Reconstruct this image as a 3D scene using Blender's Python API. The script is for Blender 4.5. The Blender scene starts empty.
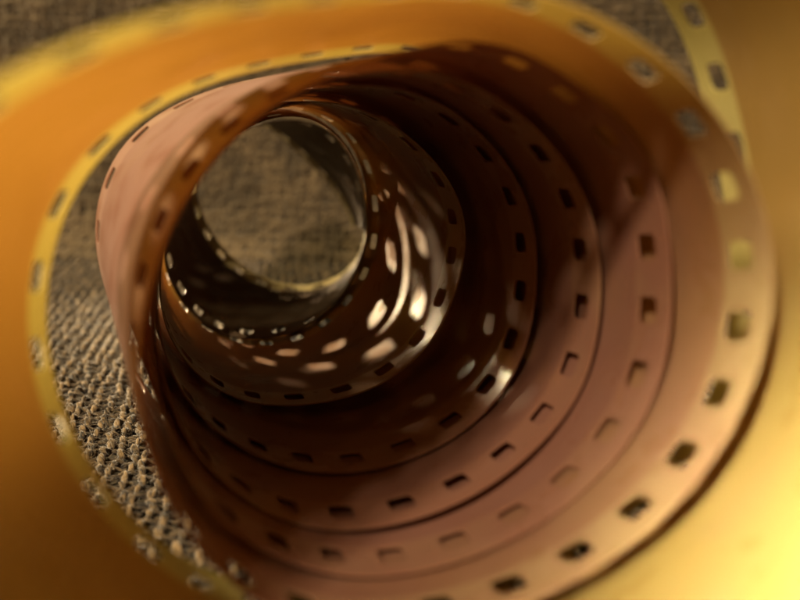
import bpy, math
import numpy as np

S = 0.001                      # everything below is written in millimetres
scene = bpy.context.scene
COL = scene.collection
rng = np.random.default_rng(7)

# ------------------------------------------------------------------ camera
PITCH = math.atan(0.245)
CAM_H = 40.0 * math.cos(PITCH)
FPX = 900.0                    # focal length in pixels of an 800 px wide frame
RIGHT = np.array([1.0, 0, 0])
VIEW = np.array([0, math.cos(PITCH), -math.sin(PITCH)])
UP = np.array([0, math.sin(PITCH), math.cos(PITCH)])
CAM = np.array([0, 0, CAM_H])

cam_data = bpy.data.cameras.new("camera")
cam = bpy.data.objects.new("camera", cam_data)
COL.objects.link(cam)
cam.location = CAM * S
cam.rotation_euler = (math.pi / 2 - PITCH, 0, 0)
cam_data.sensor_width = 36
cam_data.lens = 36 * FPX / 800
cam_data.clip_start = 0.0005
cam_data.clip_end = 20
cam_data.dof.use_dof = True
cam_data.dof.focus_distance = 0.104
cam_data.dof.aperture_fstop = cam_data.lens / 1.9
scene.camera = cam

# ------------------------------------------------------------------ world and lamp
world = bpy.data.worlds.new("World")
scene.world = world
world.use_nodes = True
bg = world.node_tree.nodes["Background"]
bg.inputs[0].default_value = (1.0, 0.62, 0.30, 1)
bg.inputs[1].default_value = 0.08

def lamp(name, pos, target, size, power, color, spread=180):
    d = bpy.data.lights.new(name, 'AREA')
    d.shape = 'DISK'
    d.size = size * S
    d.energy = power
    d.color = color
    d.spread = math.radians(spread)
    o = bpy.data.objects.new(name, d)
    COL.objects.link(o)
    from mathutils import Vector
    o.location = Vector(pos) * S
    v = Vector(target) - Vector(pos)
    o.rotation_euler = v.to_track_quat('-Z', 'Y').to_euler()
    return o

def at_cam(x, y, z):
    return tuple(CAM + x * RIGHT + y * UP + z * VIEW)

# a small warm lamp to the upper left, beyond the coil; a broad dimmer one behind the camera; the rest are added fills
lamp("small_torch_light", at_cam(-120, 62, 204), at_cam(-16, -4, 132), 2.6, 0.031, (1.0, 0.78, 0.48), 34)
lamp("added_dash_light", at_cam(-98, 58, 206), at_cam(-16, -4, 132), 3.0, 0.006, (1.0, 0.78, 0.48), 34)  # added weaker lamp, only to throw more rows of light dashes
lamp("table_lamp_light", (-420, 190, 470), (-10, 95, 25), 170, 5.6, (1.0, 0.77, 0.40))
lamp("ceiling_light", at_cam(-170, 255, -370), at_cam(0, -5, 75), 50, 4.5, (1.0, 0.77, 0.52))
lamp("added_film_fill_light", (-150, -250, 200), (37, 36, 5), 20, 0.125, (1.0, 0.94, 0.60), 9)  # added narrow fill that brightens the lower right of the outer turn
lamp("added_seat_fill_light", (260, 150, 300), (58, 96, 0), 30, 0.05, (1.0, 0.80, 0.48), 13)  # added narrow fill for the seat seen through the right-hand holes

scene.view_settings.view_transform = 'Standard'
scene.view_settings.look = 'None'
scene.view_settings.exposure = 0.12
scene.view_settings.gamma = 1.0
scene.view_settings.use_curve_mapping = False
scene.render.engine = 'CYCLES'
cy = scene.cycles
cy.use_denoising = True
cy.max_bounces = 10
cy.diffuse_bounces = 7
cy.glossy_bounces = 5
cy.transmission_bounces = 12
cy.transparent_max_bounces = 24
cy.sample_clamp_indirect = 4.0
cy.caustics_reflective = False

# ------------------------------------------------------------------ materials
def new_mat(name):
    m = bpy.data.materials.new(name)
    m.use_nodes = True
    nt = m.node_tree
    nt.nodes.clear()
    out = nt.nodes.new('ShaderNodeOutputMaterial')
    return m, nt, out

def N(nt, t, **kw):
    n = nt.nodes.new(t)
    for k, v in kw.items():
        if k.startswith('i_'):
            n.inputs[int(k[2:])].default_value = v
        else:
            setattr(n, k, v)
    return n

def film_material(name, trans, refl, clear, rough, shine=1.0):
    """a thin amber film: light passes through it scattered, a little passes straight, and the surface is glossy.
    trans, refl and clear are pairs: thin (unexposed) film and dense (exposed) film, mixed by the strip's own density"""
    m, nt, out = new_mat(name)
    L = nt.links.new
    tc = N(nt, 'ShaderNodeTexCoord')
    at = N(nt, 'ShaderNodeAttribute', attribute_name='film_tone')
    uv = N(nt, 'ShaderNodeAttribute', attribute_name='along')
    no = N(nt, 'ShaderNodeTexNoise')
    no.inputs['Scale'].default_value = 70
    no.inputs['Detail'].default_value = 3
    L(tc.outputs['Object'], no.inputs['Vector'])
    nr = N(nt, 'ShaderNodeMapRange')
    nr.inputs[1].default_value = .3; nr.inputs[2].default_value = .7
    nr.inputs[3].default_value = -.14; nr.inputs[4].default_value = .14
    L(no.outputs[0], nr.inputs[0])
    de = N(nt, 'ShaderNodeMath', operation='ADD', use_clamp=True)
    L(at.outputs['Fac'], de.inputs[0]); L(nr.outputs[0], de.inputs[1])
    def mix(pair):
        x = N(nt, 'ShaderNodeMix', data_type='RGBA')
        x.inputs[6].default_value = (*pair[0], 1); x.inputs[7].default_value = (*pair[1], 1)
        L(de.outputs[0], x.inputs[0])
        return x.outputs[2]
    # fine scratches run along the strip, with dust and finger marks
    sc = N(nt, 'ShaderNodeTexNoise')
    sc.inputs['Scale'].default_value = 1
    sc.inputs['Detail'].default_value = 2
    mp = N(nt, 'ShaderNodeMapping')
    mp.inputs['Scale'].default_value = (.05, 5.0, 1)
    L(uv.outputs['Vector'], mp.inputs[0]); L(mp.outputs[0], sc.inputs['Vector'])
    scr = N(nt, 'ShaderNodeMapRange')
    scr.inputs[1].default_value = .68; scr.inputs[2].default_value = .74
    L(sc.outputs[0], scr.inputs[0])
    tl = N(nt, 'ShaderNodeBsdfTranslucent')
    L(mix(trans), tl.inputs[0])
    df = N(nt, 'ShaderNodeBsdfDiffuse')
    L(mix(refl), df.inputs[0])
    ad = N(nt, 'ShaderNodeMixShader')
    ad.inputs[0].default_value = .5
    L(tl.outputs[0], ad.inputs[1]); L(df.outputs[0], ad.inputs[2])
    tr = N(nt, 'ShaderNodeBsdfTransparent')
    tr.inputs[0].default_value = (.97, .72, .32, 1)
    cl = N(nt, 'ShaderNodeMapRange')
    cl.inputs[3].default_value = clear[0]; cl.inputs[4].default_value = clear[1]
    L(de.outputs[0], cl.inputs[0])
    m1 = N(nt, 'ShaderNodeMixShader')
    L(cl.outputs[0], m1.inputs[0])
    L(ad.outputs[0], m1.inputs[1]); L(tr.outputs[0], m1.inputs[2])
    gl = N(nt, 'ShaderNodeBsdfGlossy')
    gl.inputs['Color'].default_value = (1, .95, .9, 1)
    n2 = N(nt, 'ShaderNodeTexNoise')
    n2.inputs['Scale'].default_value = 260
    n2.inputs['Detail'].default_value = 5
    L(tc.outputs['Object'], n2.inputs['Vector'])
    mr = N(nt, 'ShaderNodeMapRange')
    mr.inputs[1].default_value = .35; mr.inputs[2].default_value = .65
    mr.inputs[3].default_value = rough * .65
    mr.inputs[4].default_value = rough * 1.5
    L(n2.outputs[0], mr.inputs[0])
    ra = N(nt, 'ShaderNodeMath', operation='MULTIPLY_ADD')
    ra.inputs[1].default_value = .25
    L(scr.outputs[0], ra.inputs[0]); L(mr.outputs[0], ra.inputs[2])
    L(ra.outputs[0], gl.inputs['Roughness'])
    bp = N(nt, 'ShaderNodeBump')
    bp.inputs['Strength'].default_value = .22
    bp.inputs['Distance'].default_value = .0005
    n3 = N(nt, 'ShaderNodeTexNoise')
    n3.inputs['Scale'].default_value = 130
    n3.inputs['Detail'].default_value = 1.5
    L(tc.outputs['Object'], n3.inputs['Vector'])
    L(n3.outputs[0], bp.inputs['Height'])
    L(bp.outputs[0], gl.inputs['Normal'])
    fr = N(nt, 'ShaderNodeFresnel')
    fr.inputs['IOR'].default_value = 1.5
    fm = N(nt, 'ShaderNodeMath', operation='MULTIPLY_ADD')
    fm.inputs[1].default_value = shine
    sb = N(nt, 'ShaderNodeMath', operation='MULTIPLY')
    sb.inputs[1].default_value = .06
    L(scr.outputs[0], sb.inputs[0])
    L(fr.outputs[0], fm.inputs[0]); L(sb.outputs[0], fm.inputs[2])
    m2 = N(nt, 'ShaderNodeMixShader')
    L(fm.outputs[0], m2.inputs[0])
    L(m1.outputs[0], m2.inputs[1]); L(gl.outputs[0], m2.inputs[2])
    L(m2.outputs[0], out.inputs[0])
    return m

T_MARGIN = ((.95, .88, .36), (.44, .21, .085)); T_IMAGE = ((.86, .565, .19), (.40, .18, .075))
D_MARGIN = ((.62, .57, .25), (.34, .175, .115)); D_IMAGE = ((.37, .265, .09), (.30, .15, .105))
M_MARGIN = film_material("film_margin_glossy_side", T_MARGIN, D_MARGIN, (.20, .08), .30, .5)
M_IMAGE = film_material("film_picture_glossy_side", T_IMAGE, D_IMAGE, (.15, .06), .36, .35)
M_MARGIN_DULL = film_material("film_margin_dull_side", T_MARGIN, D_MARGIN, (.20, .08), .55, .15)
M_IMAGE_DULL = film_material("film_picture_dull_side", T_IMAGE, D_IMAGE, (.15, .06), .58, .12)
BLACK = ((.05, .02, .008), (.05, .02, .008))
M_DARK_END = film_material("film_dark_end", BLACK, ((.08, .052, .03), (.08, .052, .03)), (.0, .0), .4, .2)

M_LIT_EDGE = film_material("film_margin_painted_lit", BLACK, ((.46, .37, .16), (.46, .37, .16)), (.0, .0), .4, .2)  # inner face painted pale yellow to read as a lit lip

def yarn_material(name, dark, light, scale):
    m, nt, out = new_mat(name)
    L = nt.links.new
    tc = N(nt, 'ShaderNodeTexCoord')
    no = N(nt, 'ShaderNodeTexNoise')
    no.inputs['Scale'].default_value = scale
    no.inputs['Detail'].default_value = 3
    L(tc.outputs['Object'], no.inputs['Vector'])
    cr = N(nt, 'ShaderNodeValToRGB')
    cr.color_ramp.elements[0].position = .38
    cr.color_ramp.elements[0].color = (*dark, 1)
    cr.color_ramp.elements[1].position = .64
    cr.color_ramp.elements[1].color = (*light, 1)
    L(no.outputs[0], cr.inputs[0])
    pb = N(nt, 'ShaderNodeBsdfPrincipled')
    pb.inputs['Roughness'].default_value = .9
    pb.inputs['Specular IOR Level'].default_value = .2
    pb.inputs['Sheen Weight'].default_value = .3
    L(cr.outputs[0], pb.inputs['Base Color'])
    L(pb.outputs[0], out.inputs[0])
    return m

M_YARN = yarn_material("woven_yarn", (.008, .005, .002), (.175, .118, .055), 1100)
M_YARN_DARK = yarn_material("woven_yarn_dark", (.008, .005, .003), (.085, .058, .028), 900)
M_YARN_BACK = yarn_material("woven_yarn_back", (.050, .035, .017), (.10, .07, .035), 110)
M_BASE = yarn_material("sofa_backing_cloth", (.025, .017, .010), (.05, .036, .022), 300)

# ------------------------------------------------------------------ helpers
def tag(o, label=None, cat=None, group=None, kind=None):
    if label: o['label'] = label
    if cat: o['category'] = cat
    if group: o['group'] = group
    if kind: o['kind'] = kind
    return o

def mesh_obj(name, verts, quads, mat, parent=None, normals=None, tris=None):
    me = bpy.data.meshes.new(name)
    verts = np.asarray(verts, dtype=np.float32)
    quads = np.asarray(quads, dtype=np.int32)
    me.vertices.add(len(verts))
    me.vertices.foreach_set("co", (verts * S).ravel())
    me.loops.add(quads.size)
    me.loops.foreach_set("vertex_index", quads.ravel())
    me.polygons.add(len(quads))
    me.polygons.foreach_set("loop_start", np.arange(0, quads.size, 4, dtype=np.int32))
    me.polygons.foreach_set("use_smooth", np.ones(len(quads), dtype=bool))
    me.update(calc_edges=True)
    me.validate()
    if normals is not None:
        me.normals_split_custom_set_from_vertices([tuple(n) for n in normals])
    me.materials.append(mat)
    o = bpy.data.objects.new(name, me)
    COL.objects.link(o)
    if parent: o.parent = parent
    return o

# ------------------------------------------------------------------ the sofa: seat, back and their weave
BACK_Y = 212.0

def sheet(name, pts, nu, nv, mat):
    a, b, c, d = [np.array(p, float) for p in pts]
    u = np.linspace(0, 1, nu)[:, None, None]; v = np.linspace(0, 1, nv)[None, :, None]
    P = a * (1 - u) * (1 - v) + b * u * (1 - v) + c * u * v + d * (1 - u) * v
    idx = np.arange(nu * nv).reshape(nu, nv)
    q = np.stack([idx[:-1, :-1], idx[1:, :-1], idx[1:, 1:], idx[:-1, 1:]], -1).reshape(-1, 4)
    return mesh_obj(name, P.reshape(-1, 3), q, mat)

tag(sheet("sofa_seat", [(-600, -500, -2.6), (600, -500, -2.6), (600, BACK_Y + 2, -2.6), (-600, BACK_Y + 2, -2.6)], 2, 2, M_BASE), kind='structure')
tag(sheet("sofa_back", [(-600, BACK_Y + 1.6, -4), (600, BACK_Y + 1.6, -4), (600, BACK_Y + 60, 420), (-600, BACK_Y + 60, 420)], 2, 2, M_YARN_BACK), kind='structure')

def tubes(paths_c, radius, sides):
    """paths_c: (n, m, 3) centre lines; returns verts, quads of one tube round each"""
    n, m, _ = paths_c.shape
    t = np.gradient(paths_c, axis=1)
    t /= np.linalg.norm(t, axis=2, keepdims=True)
    up = np.array([0, 0, 1.0]) + np.zeros_like(t)
    a = np.cross(t, up); a /= np.linalg.norm(a, axis=2, keepdims=True) + 1e-9
    b = np.cross(a, t)
    ang = np.linspace(0, 2 * math.pi, sides, endpoint=False)
    r = radius if np.ndim(radius) else np.full((n, m), radius)
    V = paths_c[:, :, None, :] + r[:, :, None, None] * (a[:, :, None, :] * np.cos(ang)[None, None, :, None] + b[:, :, None, :] * np.sin(ang)[None, None, :, None])
    idx = np.arange(n * m * sides).reshape(n, m, sides)
    nx = np.roll(idx, -1, axis=2)
    q = np.stack([idx[:, :-1], nx[:, :-1], nx[:, 1:], idx[:, 1:]], -1).reshape(-1, 4)
    return V.reshape(-1, 3), q

def smooth_noise(shape, k):
    x = rng.standard_normal(shape)
    ker = np.hanning(k + 2)[1:-1]; ker /= np.sqrt((ker ** 2).sum())
    return np.apply_along_axis(lambda r: np.convolve(r, ker, 'same'), -1, x)

def weave(width, length, pw, pl, step, plies, r_ply, sides, amp):
    """plain weave of plied yarns in the local x (width), y (length) plane, z up"""
    out = []
    plies2, r2, amp2 = plies, r_ply, amp
    for direction in (0, 1):
        Vs, Qs, off = [], [], 0
        plies, r_ply, amp = plies2[direction], r2[direction], amp2[direction]
        span = length if direction == 0 else width
        across = width if direction == 0 else length
        p_self = pw if direction == 0 else pl
        p_other = pl if direction == 0 else pw
        ny = int(across / p_self)
        m = int(span / step)
        s = np.linspace(0, span, m)
        pos = (np.arange(ny) + .5) * p_self
        wob = smooth_noise((ny, m), 14) * .26
        par = (np.arange(ny) % 2) + (0 if direction == 0 else 1)
        h = amp * np.sin(math.pi * (s[None, :] / p_other) + math.pi * par[:, None]) + smooth_noise((ny, m), 9) * .07
        slub = 1 + .15 * smooth_noise((ny, m), 11)
        slub = np.clip(slub, .6, 1.6)
        for k in range(plies):
            ph = 2 * math.pi * k / plies + s[None, :] * 2 * math.pi / 2.6 + rng.uniform(0, 6, (ny, 1))
            rr = r_ply * (.95 if plies > 1 else 0) * slub
            lat = pos[:, None] + wob + rr * np.cos(ph) + rng.standard_normal((ny, m)) * .07
            zz = h + rr * np.sin(ph) + rng.standard_normal((ny, m)) * .07
            ss = s[None, :] + np.zeros_like(lat)
            C = np.stack([lat, ss, zz] if direction == 0 else [ss, lat, zz], -1)
            v, q = tubes(C, r_ply * slub, sides)
            Vs.append(v); Qs.append(q + off); off += len(v)
        out.append((np.concatenate(Vs), np.concatenate(Qs)))
    return out

# the seat: raised light ribs that run away from the camera, darker yarns crossing between them
def lay_seat(parts, rib):
    V, Q = parts
    V = V.copy()
    V[:, 0] -= 75; V[:, 1] += 30
    V[:, 0] -= (V[:, 1] - 100) * .14
    V[:, 2] += (-1.45 if rib else -1.75) + .3 * np.sin(V[:, 0] * .09) * np.sin(V[:, 1] * .07)
    return V, Q

A_, B_ = weave(165, 184, 1.75, 1.1, .34, (5, 3), (.20, .14), 4, (.36, .24))
V, Q = lay_seat(A_, True)
tag(mesh_obj("seat_ribs", V, Q, M_YARN), "raised light beige ribs of the coarse upholstery weave under the film coil", "upholstery", kind='stuff')
V, Q = lay_seat(B_, False)
tag(mesh_obj("seat_cross_yarns", V, Q, M_YARN_DARK), "dark brown cross yarns between the ribs of the upholstery weave", "upholstery", kind='stuff')

# loose fibres standing off the yarns, lit as bright specks
n = 22000
c = np.stack([rng.uniform(-75, 70, n), rng.uniform(35, 211, n), rng.uniform(-1.2, -.2, n)], -1)
d = rng.standard_normal((n, 3)) * [1, 1, .5]; d /= np.linalg.norm(d, axis=1, keepdims=True)
e = rng.standard_normal((n, 3)) * .5
tt = np.linspace(-.5, .5, 5)[None, :, None]
ln = rng.uniform(.5, 1.6, (n, 1, 1))
C = c[:, None, :] + d[:, None, :] * tt * ln + e[:, None, :] * (tt ** 2) * 1.6
v, q = tubes(C, .024, 3)
tag(mesh_obj("loose_fibres", v, q, M_YARN), "short stray fibres standing off the woven seat fabric", "fibres", kind='stuff')

# the back cushion, out of focus
(Va, Qa), (Vb, Qb) = weave(330, 200, 1.7, 1.7, .5, (1, 1), (.78, .78), 5, (.2, .2))
V, Q = np.concatenate([Va, Vb]), np.concatenate([Qa, Qb + len(Va)])
P = np.stack([V[:, 0] - 170, BACK_Y - V[:, 2] + V[:, 1] * .13 + .8 * np.sin(V[:, 0] * .11 + 1) * np.sin(V[:, 1] * .13) - 9 * np.exp(-V[:, 1] / 6.0), V[:, 1] - 1], -1)
tag(mesh_obj("back_weave", P, Q, M_YARN_BACK), "blurred mottled brown upholstery weave rising behind the open end of the film coil", "upholstery", kind='stuff')

# ------------------------------------------------------------------ the film: one 35 mm strip in a loose, telescoped coil
# every knot: where the edge nearer the camera runs (direction and distance), and the direction in which the far edge lies;
# the strip is 35 mm wide everywhere, so the far edge's distance follows.
WIDTH = 35.0
KNOTS = [
    ((860.0, -260.0), 36.00, (560.0, -110.0)),
    ((1000.0, -90.0), 36.00, (662.0, -0.0)),
    ((1070.0, 110.0), 36.00, (708.1, 115.0)),
    ((1075.0, 330.0), 36.00, (733.1, 310.0)),
    ((980.0, 580.0), 36.00, (688.2, 435.0)),
    ((770.0, 770.0), 36.00, (597.2, 522.0)),
    ((500.1, 850.0), 35.00, (435.3, 591.4)),
    ((200.1, 830.0), 32.00, (255.5, 588.1)),
    ((-19.7, 720.1), 26.00, (135.7, 520.3)),
    ((-129.5, 540.1), 28.00, (71.0, 425.5)),
    ((-169.3, 340.2), 30.00, (47.2, 300.8)),
    ((-118.9, 170.4), 32.00, (76.5, 191.1)),
    ((21.7, 68.7), 34.00, (136.8, 121.4)),
    ((182.3, 13.0), 38.00, (217.1, 79.7)),
    ((352.9, -12.6), 44.00, (332.4, 57.0)),
    ((523.6, -12.1), 50.00, (442.6, 64.2)),
    ((654.5, 50.7), 54.00, (508.0, 127.6)),
    ((740.5, 153.8), 56.00, (543.4, 203.1)),
    ((771.8, 290.8), 57.00, (550.5, 293.8)),
    ((741.3, 410.0), 57.00, (528.7, 369.6)),
    ((666.9, 515.4), 57.00, (473.9, 430.5)),
    ((551.1, 594.2), 57.00, (403.7, 465.8)),
    ((404.8, 632.2), 57.00, (313.3, 473.5)),
    ((268.6, 606.0), 57.50, (217.9, 449.8)),
    ((177.6, 516.1), 58.00, (152.5, 399.2)),
    ((139.8, 404.5), 59.00, (120.3, 328.7)),
    ((147.3, 293.2), 60.00, (97.1, 238.2)),
    ((182.9, 202.4), 61.00, (120.0, 152.9)),
    ((248.7, 123.8), 62.00, (189.8, 98.7)),
    ((345.7, 71.5), 63.00, (281.8, 74.5)),
    ((480.8, 43.4), 64.00, (371.8, 84.4)),
    ((575.9, 83.4), 65.00, (441.9, 127.3)),
    ((649.2, 161.5), 66.00, (487.0, 192.4)),
    ((671.4, 271.2), 66.00, (502.3, 267.4)),
    ((658.5, 380.8), 66.00, (492.6, 332.5)),
    ((599.9, 474.1), 66.00, (452.0, 387.2)),
    ((509.9, 539.9), 65.50, (391.2, 421.8)),
    ((398.7, 575.6), 64.80, (320.5, 431.9)),
    ((297.5, 565.7), 64.80, (239.9, 417.2)),
    ((212.5, 510.9), 65.80, (174.6, 377.1)),
    ((162.9, 410.6), 68.00, (131.4, 316.9)),
    ((153.0, 310.2), 70.00, (119.2, 236.7)),
    ((178.0, 214.9), 71.00, (143.9, 166.6)),
    ((237.7, 134.6), 72.00, (198.6, 113.6)),
    ((327.2, 81.1), 73.00, (283.2, 89.6)),
    ((426.4, 72.7), 74.00, (347.9, 101.6)),
    ((515.3, 113.1), 75.00, (407.4, 141.7)),
    ((575.9, 182.5), 75.00, (445.0, 196.9)),
    ((600.3, 276.8), 75.00, (458.4, 267.1)),
    ((582.6, 386.2), 75.50, (443.8, 327.3)),
    ((527.0, 457.4), 74.00, (406.0, 370.1)),
    ((443.9, 508.7), 72.00, (346.2, 394.0)),
    ((345.6, 528.9), 71.30, (286.4, 396.1)),
    ((259.2, 506.7), 72.50, (216.8, 378.9)),
    ((188.3, 438.9), 75.50, (157.2, 338.6)),
    ((156.9, 349.2), 79.00, (129.6, 283.2)),
    ((164.3, 249.3), 80.00, (137.8, 197.9)),
    ((214.6, 159.3), 81.00, (182.9, 132.7)),
    ((299.8, 96.2), 82.00, (263.0, 100.5)),
    ((394.9, 88.9), 83.00, (328.1, 109.4)),
    ((475.0, 128.5), 84.00, (380.1, 147.4)),
    ((525.1, 197.9), 84.00, (410.0, 197.5)),
    ((536.2, 277.1), 84.00, (417.9, 257.6)),
    ((515.2, 368.2), 85.00, (399.6, 317.8)),
    ((455.3, 435.1), 83.50, (357.3, 353.1)),
    ((370.5, 469.5), 81.50, (306.9, 367.5)),
    ((280.6, 465.3), 82.00, (238.8, 360.2)),
    ((205.6, 421.4), 85.00, (182.4, 333.5)),
    ((163.6, 347.2), 89.00, (146.2, 277.5)),
    ((163.6, 257.8), 90.00, (144.8, 201.7)),
    ((205.6, 168.2), 91.00, (184.5, 138.8)),
    ((275.7, 108.4), 92.00, (255.1, 108.0)),
    ((345.8, 104.4), 93.00, (305.7, 112.1)),
    ((416.0, 143.2), 94.00, (344.4, 136.2)),
    ((456.3, 197.8), 95.00, (365.0, 180.3)),
    ((461.8, 262.1), 95.00, (365.6, 244.4)),
    ((432.2, 338.3), 96.00, (343.1, 293.4)),
    ((367.9, 390.3), 95.00, (303.3, 327.5)),
    ((288.5, 406.2), 95.00, (258.1, 337.1)),
    ((218.2, 389.7), 97.50, (206.5, 321.9)),
    ((170.6, 335.7), 99.00, (170.0, 281.0)),
    ((162.0, 266.6), 101.00, (163.2, 225.8)),
    ((186.5, 192.4), 104.00, (190.4, 155.5)),
    ((241.2, 130.0), 107.00, (241.7, 112.1)),
    ((300.9, 116.3), 111.00, (287.9, 108.8)),
    ((348.7, 150.5), 116.00, (334.0, 134.5)),
    ((365.6, 206.4), 120.00, (360.9, 180.9)),
    ((362.7, 256.1), 123.00, (365.7, 228.4)),
    ((335.9, 303.7), 126.00, (347.3, 268.6)),
    ((291.7, 332.7), 125.00, (303.1, 284.6)),
    ((237.7, 337.9), 125.00, (257.9, 274.6)),
    ((188.3, 310.4), 129.50, (217.6, 241.6)),
    ((165.3, 261.4), 131.60, (198.2, 202.5)),
    ((174.6, 205.4), 134.60, (197.7, 163.2)),
    ((211.3, 151.2), 137.10, (215.2, 144.9)),
    ((258.1, 124.0), 139.20, (256.7, 125.4)),
    ((311.0, 122.7), 143.00, (284.2, 139.9)),
    ((343.3, 148.1), 144.50, (311.9, 165.1)),
    ((360.3, 187.0), 145.50, (336.7, 193.1)),
    ((364.5, 226.0), 146.00, (351.5, 222.0)),
    ((353.8, 264.9), 147.00, (352.4, 254.9)),
]

def ray(px, py):
    return np.array([(px - 400) / FPX, (300 - py) / FPX, 1.0])

def to_world(c):
    return CAM + c[..., 0:1] * RIGHT + c[..., 1:2] * UP + c[..., 2:3] * VIEW

near, far = [], []
for (nx_, ny_), z, (fx, fy) in KNOTS:
    a = ray(nx_, ny_) * z
    r = ray(fx, fy)
    # |t r - a| = WIDTH
    A, B, Cc = r @ r, -2 * r @ a, a @ a - WIDTH ** 2
    t = (-B + math.sqrt(max(B * B - 4 * A * Cc, 0))) / (2 * A)
    near.append(a); far.append(r * t)
near = to_world(np.array(near)); far = to_world(np.array(far))
GROUND = .2
for arr in (near, far):                       # nothing sinks into the seat
    arr[:, 2] = np.maximum(arr[:, 2], GROUND + .0)

def spline(t, y):
    """natural cubic spline through y(t); returns an evaluator"""
    n = len(t); h = np.diff(t)
    A = np.zeros((n, n)); R = np.zeros((n, y.shape[1]))
    A[0, 0] = A[-1, -1] = 1
    for i in range(1, n - 1):
        A[i, i - 1], A[i, i], A[i, i + 1] = h[i - 1], 2 * (h[i - 1] + h[i]), h[i]
        R[i] = 6 * ((y[i + 1] - y[i]) / h[i] - (y[i] - y[i - 1]) / h[i - 1])
    M = np.linalg.solve(A, R)
    def f(x):
        x = np.asarray(x, float)
        i = np.clip(np.searchsorted(t, x) - 1, 0, n - 2)
        hh = h[i][..., None]; a = (t[i + 1] - x)[..., None]; b = (x - t[i])[..., None]
        return (M[i] * a ** 3 + M[i + 1] * b ** 3) / (6 * hh) + (y[i] / hh - M[i] * hh / 6) * a + (y[i + 1] / hh - M[i + 1] * hh / 6) * b
    return f

mid = (near + far) / 2
tk = np.concatenate([[0], np.cumsum(np.linalg.norm(np.diff(mid, axis=0), axis=1))])
f_near, f_far = spline(tk, near), spline(tk, far)
fine = np.linspace(0, tk[-1], 6000)
mids = (f_near(fine) + f_far(fine)) / 2
arc = np.concatenate([[0], np.cumsum(np.linalg.norm(np.diff(mids, axis=0), axis=1))])
PITCH_P = 4.75
PHASE = 0.0
n_cells = int(arc[-1] / PITCH_P) - 1

CUP = .28
def surf(s, w):
    """s: arc length, w: 0 (near edge) .. 35 (far edge), both arrays"""
    tt = np.interp(s + PHASE, arc, fine)
    a, b = f_near(tt), f_far(tt)
    u = (w / WIDTH)[..., None]
    d = 1e-2
    tan = (f_near(tt + d) + f_far(tt + d)) - (a + b)
    acr = b - a
    nrm = np.cross(tan, acr); nrm /= np.linalg.norm(nrm, axis=-1, keepdims=True)
    P = a * (1 - u) + b * u
    bow = CUP * (4 * u * (1 - u)) + .10 * np.sin(s[..., None] * .13 + 1) * (2 * u - 1)
    return P + nrm * bow

def surf_n(s, w):
    d = .05
    P = surf(s, w)
    n = np.cross(surf(s + d, w) - P, surf(s, w + d) - P)
    return P, n / np.linalg.norm(n, axis=-1, keepdims=True)

# the strip is thin and clear in its outermost turn and dense further in
THIN_END = float(np.interp(tk[12], fine, arc))
LIT_TONE_FROM = float(np.interp(tk[70], fine, arc))  # paler tone from here stands in for warm light on this inner turn
HALF_DENSE = float(np.interp(tk[17], fine, arc))
DENSE_FROM = float(np.interp(tk[24], fine, arc))

H = .07                                        # half the film's thickness

def slab(name, SW, quads, rims, mat, dull, parent):
    """two faces 0.14 mm apart over the (s, w) points, closed along the rims (index pairs)"""
    P, n = surf_n(SW[:, 0], SW[:, 1])
    k = len(P)
    V = [P + n * H, P - n * H]; NN = [n, -n]
    Q = [quads, quads[:, ::-1] + k]
    if len(rims):
        a, b = rims[:, 0], rims[:, 1]
        base = 2 * k
        rv = np.concatenate([P[a] + n[a] * H, P[b] + n[b] * H, P[b] - n[b] * H, P[a] - n[a] * H])
        e = P[b] - P[a]
        rn = np.cross(e, n[a]); rn /= np.linalg.norm(rn, axis=1, keepdims=True) + 1e-12
        m = len(a)
        i = np.arange(m) + base
        V.append(rv); NN.append(np.tile(rn, (4, 1)))
        Q.append(np.stack([i, i + 3 * m, i + 2 * m, i + m], -1))
    V = np.concatenate(V); NN = np.concatenate(NN); Q = np.concatenate(Q)
    o = mesh_obj(name, V, Q, mat, parent, normals=NN)
    o.data.materials.append(dull)             # the outer face carries the dull emulsion
    k2 = np.concatenate([SW[:, 0], SW[:, 0]] + ([SW[rims[:, 0], 0], SW[rims[:, 1], 0], SW[rims[:, 1], 0], SW[rims[:, 0], 0]] if len(rims) else []))
    w2 = np.concatenate([SW[:, 1], SW[:, 1]] + ([SW[rims[:, 0], 1], SW[rims[:, 1], 1], SW[rims[:, 1], 1], SW[rims[:, 0], 1]] if len(rims) else []))
    den = o.data.attributes.new('film_tone', 'FLOAT', 'POINT')
    den.data.foreach_set('value', np.interp(k2, [THIN_END, HALF_DENSE, DENSE_FROM, LIT_TONE_FROM, LIT_TONE_FROM + 25], [0, .6, 1, 1, .75]).astype(np.float32))
    alo = o.data.attributes.new('along', 'FLOAT_VECTOR', 'POINT')
    alo.data.foreach_set('vector', np.stack([k2, w2, 0 * k2], -1).astype(np.float32).ravel())
    mi = np.zeros(len(Q), dtype=np.int32)
    mi[:len(quads)] = 1
    o.data.polygons.foreach_set("material_index", mi)
    return o

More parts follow.
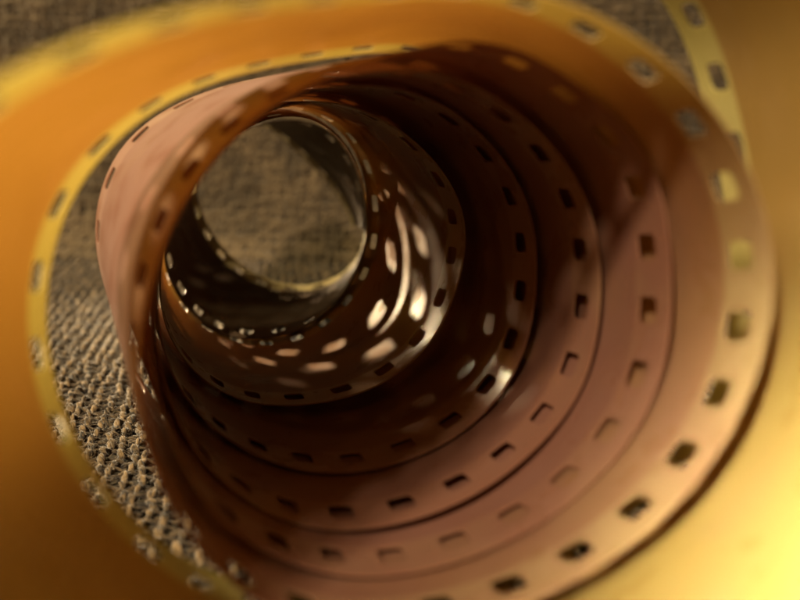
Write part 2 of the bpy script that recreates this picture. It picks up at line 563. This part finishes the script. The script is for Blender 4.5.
def margin_cell(w0, w1, h0, h1):
    """one perforation pitch: a rounded hole h0..h1 across, 1.98 along, in a cell w0..w1"""
    hs0, hs1, r = (PITCH_P - 1.98) / 2, (PITCH_P + 1.98) / 2, .5
    cs, cw = PITCH_P / 2, (h0 + h1) / 2
    outer, inner = [], []
    g = np.linspace(0, 1, 5)
    so, wo = g * PITCH_P, w0 + g * (w1 - w0)
    ring = [(i, 0) for i in range(4)] + [(4, i) for i in range(4)] + [(4 - i, 4) for i in range(4)] + [(0, 4 - i) for i in range(4)]
    for i, j in ring:
        outer.append((so[i], wo[j]))
        # same place on the hole's rounded outline
        def hole(a, lo, hi):
            return [lo, lo + r, (lo + hi) / 2, hi - r, hi][a]
        x, y = hole(i, hs0, hs1), hole(j, h0, h1)
        if i in (0, 4) and j in (0, 4):        # corner point on the arc
            x += (r * .293) * (1 if i == 0 else -1); y += (r * .293) * (1 if j == 0 else -1)
        inner.append((x, y))
    return np.array(outer), np.array(inner)

def build_margin(w0, w1, h0, h1, edge_at_w0, parent, c0, c1, mats):
    o, i = margin_cell(w0, w1, h0, h1)
    mid_ring = o * .45 + i * .55
    cellpts = np.concatenate([o, mid_ring, i])
    SW = np.concatenate([cellpts + [c * PITCH_P, 0] for c in range(c0, c1)])
    r = np.arange(16); nx = (r + 1) % 16
    q = np.concatenate([np.stack([r, nx, nx + 16, r + 16], -1), np.stack([r + 16, nx + 16, nx + 32, r + 32], -1)])
    nc = c1 - c0
    quads = np.concatenate([q + c * 48 for c in range(nc)])
    rim_hole = np.stack([nx + 32, r + 32], -1)
    e = np.arange(4)
    rim_edge = np.stack([e, e + 1], -1) if edge_at_w0 else np.stack([e + 8, e + 9], -1)
    rims = [np.concatenate([rim_hole, rim_edge]) + c * 48 for c in range(nc)]
    if c0 == 0: rims.append(np.stack([np.array([12, 13, 14, 15]), np.array([13, 14, 15, 0])], -1))
    if c1 == n_cells: rims.append(np.stack([e + 4, e + 5], -1) + (nc - 1) * 48)
    return slab("perforated_margin", SW, quads, np.concatenate(rims), *mats, parent)

film = bpy.data.objects.new("film_strip", None)
COL.objects.link(film)
tag(film, "amber strip of perforated camera film coiled into an open tunnel on woven fabric", "film strip")

MW = 5.4
DARK_END = int(np.interp(tk[87], fine, arc) / PITCH_P)                          # the last turn of the strip, darker brown than the rest

def build_picture(c0, c1, mats):
    ss = np.arange(c0 * 4, c1 * 4 + 1) * PITCH_P / 4
    ww = np.linspace(MW, WIDTH - MW, 13)
    SW = np.stack(np.meshgrid(ss, ww, indexing='ij'), -1).reshape(-1, 2)
    idx = np.arange(len(SW)).reshape(len(ss), len(ww))
    q = np.stack([idx[:-1, :-1], idx[1:, :-1], idx[1:, 1:], idx[:-1, 1:]], -1).reshape(-1, 4)
    rims = []
    if c0 == 0: rims.append(np.stack([idx[0, 1:], idx[0, :-1]], -1))
    if c1 == n_cells: rims.append(np.stack([idx[-1, :-1], idx[-1, 1:]], -1))
    return slab("picture_area", SW, q, np.concatenate(rims), *mats, film)

for c0, c1, margin_mats, picture_mats in ((0, DARK_END, (M_MARGIN, M_MARGIN_DULL), (M_IMAGE, M_IMAGE_DULL)),
                                          (DARK_END, n_cells, (M_DARK_END, M_DARK_END), (M_DARK_END, M_DARK_END))):
    far_mats = (M_LIT_EDGE, M_DARK_END) if c0 else margin_mats
    p = [build_margin(0, MW, 2.0, 4.8, True, film, c0, c1, margin_mats),
         build_margin(WIDTH - MW, WIDTH, WIDTH - 4.8, WIDTH - 2.0, False, film, c0, c1, far_mats),
         build_picture(c0, c1, picture_mats)]
    if c0:
        for o in (p[0], p[2]): o['label'] = "dark brown end of the film strip"
        p[1]['label'] = "perforated edge at the far end of the coil, painted pale yellow as if lit"
print("cells", n_cells, "length mm", arc[-1])
